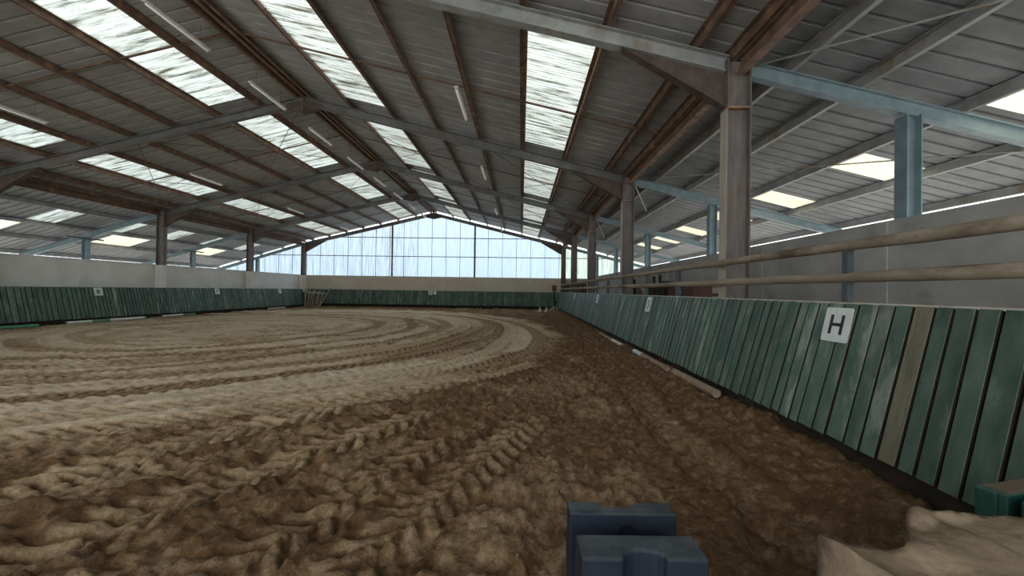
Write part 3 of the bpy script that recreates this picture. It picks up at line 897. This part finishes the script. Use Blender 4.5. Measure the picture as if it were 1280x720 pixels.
plate('H', on_right(3.57, 0.19), -1, 0, 0.29, 0.31, 'white plate reading H on the nearest part of the right fence')
plate('S', on_right(8.75, 0.19), -1, 0, 0.29, 0.33, 'white plate on the right fence, second from the camera after H')
plate('E', on_right(14.6, 0.19), -1, 0, 0.29, 0.31, 'white plate on the right fence, third from the camera')
plate('V', on_right(20.8, 0.19), -1, 0, 0.29, 0.31, 'white plate farthest along the right fence, close to the far corner')
lx = lambda drop: -16.60 + 0.25 * drop / 1.165 + 0.018
plate('B', (lx(0.18), 14.95, 1.40 - 0.17), 1, 0, 0.31, 0.31, 'white plate reading B on the left fence, largest on that side')
plate('P', (lx(0.18), 20.95, 1.40 - 0.17), 1, 0, 0.31, 0.31, 'middle white plate on the left fence beyond the B plate')
plate('F', (lx(0.18), 26.5, 1.40 - 0.17), 1, 0, 0.31, 0.31, 'white plate on the left fence nearest the far corner')
plate('A', (-6.92, 29.78 - 0.04 - 0.018, 1.24), 0, -1, 0.30, 0.30, 'small white letter plate at the middle of the far fence')
plate('', (-6.58, 29.78 - 0.04 - 0.018, 1.25), 0, -1, 0.22, 0.26, 'small blank white plate right of the letter plate on the far fence')


# ------------------------------------------------------------------ rail fence above the right boards
def wavy(y0, y1, x, z, r, seed):
    rr = random.Random(seed)
    n = int((y1 - y0) / 0.5)
    pts = []; rad = []
    for i_ in range(n + 1):
        y = y0 + (y1 - y0) * i_ / n
        e_ = 0.0 if i_ in (0, n) else 1.0
        pts.append((x + e_ * rr.uniform(-0.006, 0.006), y, z + e_ * rr.uniform(-0.007, 0.007)))
        rad.append(r * (1 + e_ * rr.uniform(-0.06, 0.06)))
    return pts, rad


rf = empty('rail_fence', (2.92, 0.9, 1.438), label='round timber double rail on slender steel posts above the right kickboards', cat='fence')
for z, sd in ((1.945, 1), (1.662, 2)):
    ya = 0.9
    for k, yb in enumerate((4.4, 9.2, 13.2, 17.2, 21.2, 25.2, 29.2)):
        p, rd = wavy(ya, yb, 0, z - 1.438, 0.047, sd * 10 + k)
        MB().tube([(a, b_ - 0.9, c) for a, b_, c in p], rd, 12, cap=False).build('rail', M['log'], rf, smooth=True)
        ya = yb
for y in (1.2, 3.58, 7.35, 9.2, 13.3, 15.2, 19.5, 21.2, 25.3, 27.2):
    MB().box(-0.028, 0.028, y - 0.03 - 0.9, y + 0.03 - 0.9, 0.0, 1.94 - 1.438).build('post', M['post_steel'], rf)

# ------------------------------------------------------------------ poles lying along the feet of the boards
def pole(name, a, b_, r, label, m, bands=(), group=None):
    a = Vector(a); b_ = Vector(b_)
    e = empty(name, a, label=label, cat='pole', group=group)
    n = 8
    pts = [(b_ - a) * (i_ / n) for i_ in range(n + 1)]
    MB().tube(pts, r, 12).build('shaft', m, e, smooth=False)
    for (f0, f1, mm) in bands:
        MB().tube([(b_ - a) * f0, (b_ - a) * f1], r + 0.003, 12).build('painted_band', mm, e)
    return e


pink = mat('faded_pinkish_pole', (0.24, 0.16, 0.12), (0.40, 0.29, 0.23), 5, (1, 1, 1), 0.85, 0, 0.4, 30)
pole('ground_pole', (2.55, 5.15, 0.20), (2.56, 6.6, 0.19), 0.055, 'faded round pole at the foot of the right boards, nearest, its cut end showing', pink)
pole('ground_pole', (2.53, 6.8, 0.19), (2.56, 8.9, 0.18), 0.048, 'faded round pole at the foot of the right boards, second from the camera', pink, [(0.7, 0.98, M['white'])])
pole('ground_pole', (2.50, 9.6, 0.18), (2.54, 12.6, 0.17), 0.045, 'faded round pole at the foot of the right boards, third from the camera', pink, [(0.05, 0.4, M['white'])])
zl = 0.13
pole('ground_pole', (-16.05, 13.45, zl), (-16.05, 16.4, zl), 0.05, 'white and green banded pole lying under the left fence below the B plate', M['pole_green'],
     [(0.0, 0.28, M['white']), (0.5, 0.97, M['white'])])
pole('ground_pole', (-15.95, 9.8, zl), (-15.98, 12.6, zl), 0.05, 'green pole lying under the left fence at the left edge of the picture', M['pole_green'])
pole('ground_pole', (-16.1, 17.2, zl), (-16.1, 19.0, zl), 0.045, 'pale green pole lying under the left fence beyond the banded pole', M['pole_green'], [(0.0, 0.6, M['white'])])
pole('ground_pole', (-16.1, 24.6, 0.13), (-16.1, 26.4, 0.13), 0.045, 'pale pole lying under the left fence near the far corner', M['cap'])

# ------------------------------------------------------------------ stakes leaning in the far left corner
stk = [(-16.05, 28.75, -16.28, 29.2, 1.40), (-15.93, 28.8, -15.97, 29.3, 1.45), (-15.78, 28.85, -15.80, 29.35, 1.30), (-15.55, 28.75, -15.62, 29.35, 1.48),
       (-15.42, 28.85, -15.36, 29.35, 1.20), (-15.2, 28.8, -15.28, 29.35, 1.30), (-15.05, 28.75, -15.0, 29.35, 1.15), (-14.98, 28.6, -14.45, 29.35, 1.46)]
sl_ = ['leftmost, tilting left against the left fence', 'tall one just right of the corner column', 'short one right of the corner column', 'tallest one near the middle of the bundle',
       'slim one right of the tallest', 'fifth from the corner, of middling height', 'shortest one at the right of the bundle', 'rightmost, leaning well over to the right']
for j, (xa, ya, xb, yb, h_) in enumerate(stk):
    zg = zfloor(xa, ya)
    e = empty('wooden_stake', (xa, ya, zg), label='wooden stake in the far left corner, ' + sl_[j], cat='stake', group='stakes leaning in the far left corner')
    MB().tube([(0, 0, -0.02), (xb - xa, yb - ya, h_ - zg)], 0.050, 8).build('stake', M['log'], e)
e = empty('wooden_batten', (-15.9, 28.95, 0), label='horizontal wooden batten nailed across the stakes in the far left corner', cat='batten')
MB().bar((-0.1, 0, 1.16), (1.25, 0.02, 1.10), 0.03, 0.07).build('batten', M['cap'], e)

# far right corner: jump stand, two small white feet
e = empty('jump_stand', (2.28, 27.0, 0.12), label='dark jump stand with a dull red head in the far right corner', cat='jump stand')
MB().box(-0.05, 0.05, -0.05, 0.05, 0, 1.45).build('post', M['black'], e)
MB().box(-0.16, 0.14, -0.08, 0.08, 1.40, 1.78).build('head_board', M['red'], e, bevel=0.04)
for a in (0, 120, 240):
    c_, s_ = math.cos(math.radians(a + 20)), math.sin(math.radians(a + 20))
    MB().bar((0, 0, 0.38), (0.38 * c_, 0.38 * s_, -0.05), 0.05, 0.05).build('leg', M['cap'], e)
MB().bar((-0.1, 0, 0.95), (0.18, 0.0, 0.55), 0.05, 0.10).build('brace', M['black'], e)
for j, (x, y) in enumerate(((1.35, 28.2), (1.80, 27.9))):
    e = empty('marker_cone', (x, y, zfloor(x, y)), cat='cone', group='small pale cones in the far right corner',
              label=['small pale cone on the sand, farther left in the far right corner', 'small pale cone on the sand beside the dark jump stand'][j])
    MB().tube([(0, 0, 0.01), (0, 0, 0.36)], [0.13, 0.02], 14).build('cone', M['white'], e)
    MB().box(-0.15, 0.15, -0.15, 0.15, -0.01, 0.02).build('foot', M['white'], e)

# ------------------------------------------------------------------ things kept in the corridor
e = empty('feed_cart', (4.02, 9.55, 0.10), label='reddish brown wooden feed cart with a sloped end behind the rails', cat='cart')
MB().prism([(-0.86, 0.55), (0.86, 0.55), (0.70, 1.58), (-0.74, 1.58)], -0.22, 0.22, 'X').build('tub', M['brown'], e, bevel=0.01)
for yy in (-0.45, 0.40):
    for sx in (-0.24, 0.24):
        MB().tube([(sx - 0.04, yy, 0.27), (sx + 0.04, yy, 0.27)], 0.27, 18).build('wheel', M['black'], e)
MB().box(-0.22, 0.22, -0.5, 0.45, 0.45, 0.55).build('chassis', M['black'], e)
MB().box(-0.24, -0.222, -0.15, 0.05, 1.40, 1.45).build('handle', M['cap'], e)
e = empty('wheelbarrow', (4.15, 11.3, 0.10), label='black wheelbarrow tipped up behind the rails beside the brown cart', cat='wheelbarrow')
MB().prism([(-0.7, 1.0), (0.5, 0.85), (0.85, 1.55), (-0.55, 1.72)], -0.32, 0.32, 'X').build('tray', M['black'], e, bevel=0.02)
MB().tube([(-0.06, 0.75, 0.32), (0.06, 0.75, 0.32)], 0.32, 20).build('wheel', M['black'], e)
for sx in (-0.25, 0.25):
    MB().tube([(sx, 0.75, 0.32), (sx, 0.0, 0.8), (sx * 1.2, -0.7, 1.55)], 0.022, 8).build('handle', M['brown'], e)
    MB().tube([(sx, -0.35, 0.95), (sx, -0.4, 0.0)], 0.02, 8).build('leg', M['black'], e)
e = empty('wire_spool', (4.15, 13.2, 0.10), label='brown wheel-like wooden reel behind the rails next to the black wheelbarrow', cat='reel')
for sx in (-0.28, 0.24):
    MB().tube([(sx, 0, 0.78), (sx + 0.04, 0, 0.78)], 0.78, 28).build('flange', M['brown'], e)
MB().tube([(-0.25, 0, 0.78), (0.25, 0, 0.78)], 0.30, 18).build('core', M['black'], e)
for j, (x, y, dx, h_) in enumerate(((3.52, 10.45, 0.05, 1.93), (3.52, 10.05, 0.0, 1.95), (3.55, 12.2, 0.22, 1.90), (3.55, 9.0, 0.05, 1.97))):
    e = empty('jump_wing_post', (x, y, 0.08), cat='post', group='dark posts stored in the corridor',
              label=['short dark post standing behind the upper rail, left of a pair', 'short dark post standing behind the upper rail, right of a pair', 'dark post leaning left behind the rails near the second column', 'grey brown post standing behind the rails above the wheelbarrow'][j])
    MB().bar((0, 0, 0), (0, dx, h_ - 0.08), 0.06, 0.05, up=(0, 1, 0)).build('post', M['dark_wood_and_shade'] if j < 3 else M['bare'], e)
    MB().box(-0.15, 0.15, -0.05, 0.05, 0, 0.08).build('foot', M['dark_wood_and_shade'], e)
e = empty('pallet_stack', (4.98, 10.4, 0.10), label='stack of pale wooden pallets behind the lower rail beside the near column', cat='pallets')
for k in range(8):
    z = 0.025 + k * 0.19
    MB().box(-0.4, 0.4, -0.5, 0.5, z + 0.045, z + 0.165).build('deck', M['cap'], e)
    for yy in (-0.45, 0.0, 0.45):
        MB().box(-0.4, 0.4, yy - 0.04, yy + 0.04, z - 0.025, z + 0.045).build('bearer', M['brown'], e)
e = empty('corridor_gate', (4.2, 29.2, 0.05), label='reddish brown boarded gate closing the far end of the corridor', cat='gate')
x = -1.05
while x < 1.1:
    MB().box(x, x + 0.17, -0.02, 0.02, 0.1, 2.05).build('board', M['brown'], e)
    x += 0.19
for z in (0.4, 1.75):
    MB().box(-1.1, 1.1, 0.02, 0.06, z, z + 0.1).build('ledge', M['rust'], e)


# ------------------------------------------------------------------ foreground jump blocks
def jump_block(name, loc, rz, W, D, H_, m, label, gap=0.14):
    e = empty(name, loc, rz, label=label, cat='jump block')
    t1 = 0.11
    g = 0.045
    y0, y1 = -D / 2, D / 2
    hw = W / 2
    # rear flange: groove in its back face, arched recess in its front face
    mb = MB().prism([(-hw, y1 - t1 + 0.03), (hw, y1 - t1 + 0.03), (hw, y1), (0.17 * W, y1), (0.08 * W, y1 - g), (-0.12 * W, y1 - g), (-0.22 * W, y1), (-hw, y1)], 0, H_)
    arch = []
    aw = 0.062
    for q_ in range(9):
        a = math.pi * q_ / 8
        arch.append((0.0 + aw * math.cos(a) * 1.0 + 0.02, H_ - 0.165 + 0.11 * math.sin(a)))
    pol = [(-hw, 0), (-hw, H_), (hw, H_), (hw, 0), (aw + 0.02, 0)] + arch + [(-aw + 0.02, 0)]
    mb2 = MB().prism(pol, y1 - t1, y1 - t1 + 0.032, 'Y')
    mb.build('rear_flange', m, e, bevel=0.012, seg=3)
    mb2.build('arched_face', m, e, bevel=0.006, seg=2)
    # front flange with a round groove in its front face
    tf = 0.155
    pl = [(-hw, y0 + tf), (-hw, y0)]
    for q_ in range(9):
        a = math.pi * q_ / 8
        pl.append((0.0 - 0.085 * math.cos(a), y0 + 0.055 * math.sin(a)))
    pl += [(hw, y0), (hw, y0 + tf)]
    MB().prism(pl, 0, H_).build('front_flange', m, e, bevel=0.012, seg=3)
    # web with sloped shoulders
    MB().prism([(-hw + 0.05, 0), (-hw + 0.07, H_ - 0.13), (-0.09, H_ - 0.10), (-0.07, H_ - 0.20), (0.11, H_ - 0.20), (0.13, H_ - 0.10), (hw - 0.07, H_ - 0.13), (hw - 0.05, 0)],
               y0 + tf - 0.005, y1 - t1 + 0.005, 'Y').build('web', m, e, bevel=0.008, seg=2)
    # caked dust on the tops
    MB().box(-hw + 0.03, hw - 0.06, y0 + 0.062, y0 + tf - 0.02, H_ - 0.002, H_ + 0.0015).build('dust_patch', M['dust'], e) if name == 'x' else None
    return e


jump_block('jump_block', (0.493, 1.748, 0.0), 0.0239, 0.50, 0.415, 0.465, M['blue_plastic'], 'dusty navy blue plastic jump block standing in the foreground sand')
g = jump_block('jump_block', (2.34, 1.80, 0.05), 0.27, 0.34, 0.30, 0.57, M['green_plastic'], 'dusty green plastic jump block by the right fence')
MB().box(-0.13, 0.13, 0.055, 0.135, 0.568, 0.573).build('dust_patch', M['dust'], g, bevel=0.003, label='dried sand crust on top')

# sand-crusted pale sheet over a block at the lower right: built as a thick draped shell
def draped():
    # plan outline with heights (camera is at the origin, 1.5 m up)
    out = [(1.47, 1.52, .70), (1.80, 1.49, .70), (2.20, 1.44, .69), (2.20, 0.75, .66), (1.60, 0.70, .62), (1.17, 0.95, .66), (1.10, 1.155, .67),
           (1.02, 1.36, .673), (1.08, 1.345, .672), (1.18, 1.32, .675), (1.28, 1.335, .672), (1.35, 1.38, .665), (1.405, 1.44, .665)]
    return out


def shell(outline, name, m, parent, seed=3):
    bm = bmesh.new()
    vs = [bm.verts.new(p) for p in outline]
    f = bm.faces.new(vs)
    bmesh.ops.triangulate(bm, faces=[f])
    for _ in range(4):
        bmesh.ops.subdivide_edges(bm, edges=[e_ for e_ in bm.edges if e_.calc_length() > 0.035], cuts=1)
        bmesh.ops.triangulate(bm, faces=[f_ for f_ in bm.faces if len(f_.verts) > 3])
    bmesh.ops.beautify_fill(bm, faces=bm.faces[:], edges=bm.edges[:])
    def dist(p, a, b_):
        ax, ay = a; bx, by = b_
        dx, dy = bx - ax, by - ay
        u = max(0, min(1, ((p.x - ax) * dx + (p.y - ay) * dy) / (dx * dx + dy * dy)))
        return math.hypot(p.x - ax - u * dx, p.y - ay - u * dy)
    for v in bm.verts:
        p = v.co
        d1 = dist(p, (1.50, 1.50), (1.62, 1.12)); d2 = dist(p, (1.03, 1.35), (1.12, 1.1))
        d3 = dist(p, (1.62, 1.12), (1.95, 0.8))
        z = 0.022 * math.exp(-(d1 / 0.03) ** 2) + 0.02 * math.exp(-(d3 / 0.03) ** 2) + 0.018 * math.exp(-(d2 / 0.025) ** 2)
        nz = float(fbm(np.array([p.x * 9.0]), np.array([p.y * 9.0]), 4, 3)[0]) - 0.5
        v.co.z += z + 0.035 * nz
        v.co.z -= 0.030 * math.exp(-(dist(p, (1.26, 1.24), (1.45, 0.95)) / 0.08) ** 2)
    edge = [e_ for e_ in bm.edges if e_.is_boundary]
    for step, (dz, gr) in enumerate(((0.02, 0.006), (0.08, 0.0), (0.22, 0.02), (0.45, 0.05))):
        r_ = bmesh.ops.extrude_edge_only(bm, edges=edge)
        nv = [x_ for x_ in r_['geom'] if isinstance(x_, bmesh.types.BMVert)]
        edge = [x_ for x_ in r_['geom'] if isinstance(x_, bmesh.types.BMEdge)]
        for v in nv:
            c = Vector((1.65, 1.1, 0)); dr = Vector((v.co.x - c.x, v.co.y - c.y, 0)).normalized()
            v.co.z = max(0.0, v.co.z - dz)
            v.co.x += dr.x * gr; v.co.y += dr.y * gr
            if step >= 1:
                nz = float(fbm(np.array([v.co.x * 8 + v.co.z * 5]), np.array([v.co.y * 8]), 3, 5)[0]) - 0.5
                v.co.x += nz * 0.03; v.co.y += nz * 0.03
    bmesh.ops.recalc_face_normals(bm, faces=bm.faces)
    me_ = bpy.data.meshes.new(name); bm.to_mesh(me_); bm.free()
    me_.materials.append(m)
    me_.polygons.foreach_set('use_smooth', [True] * len(me_.polygons))
    return obj(name, me_, parent)


e = empty('sand_crusted_block', (0, 0, 0), label='pale sand-crusted block with a curved notch and creased top in the lower right corner', cat='block')
shell(draped(), 'crusted_cover', M['tan'], e)
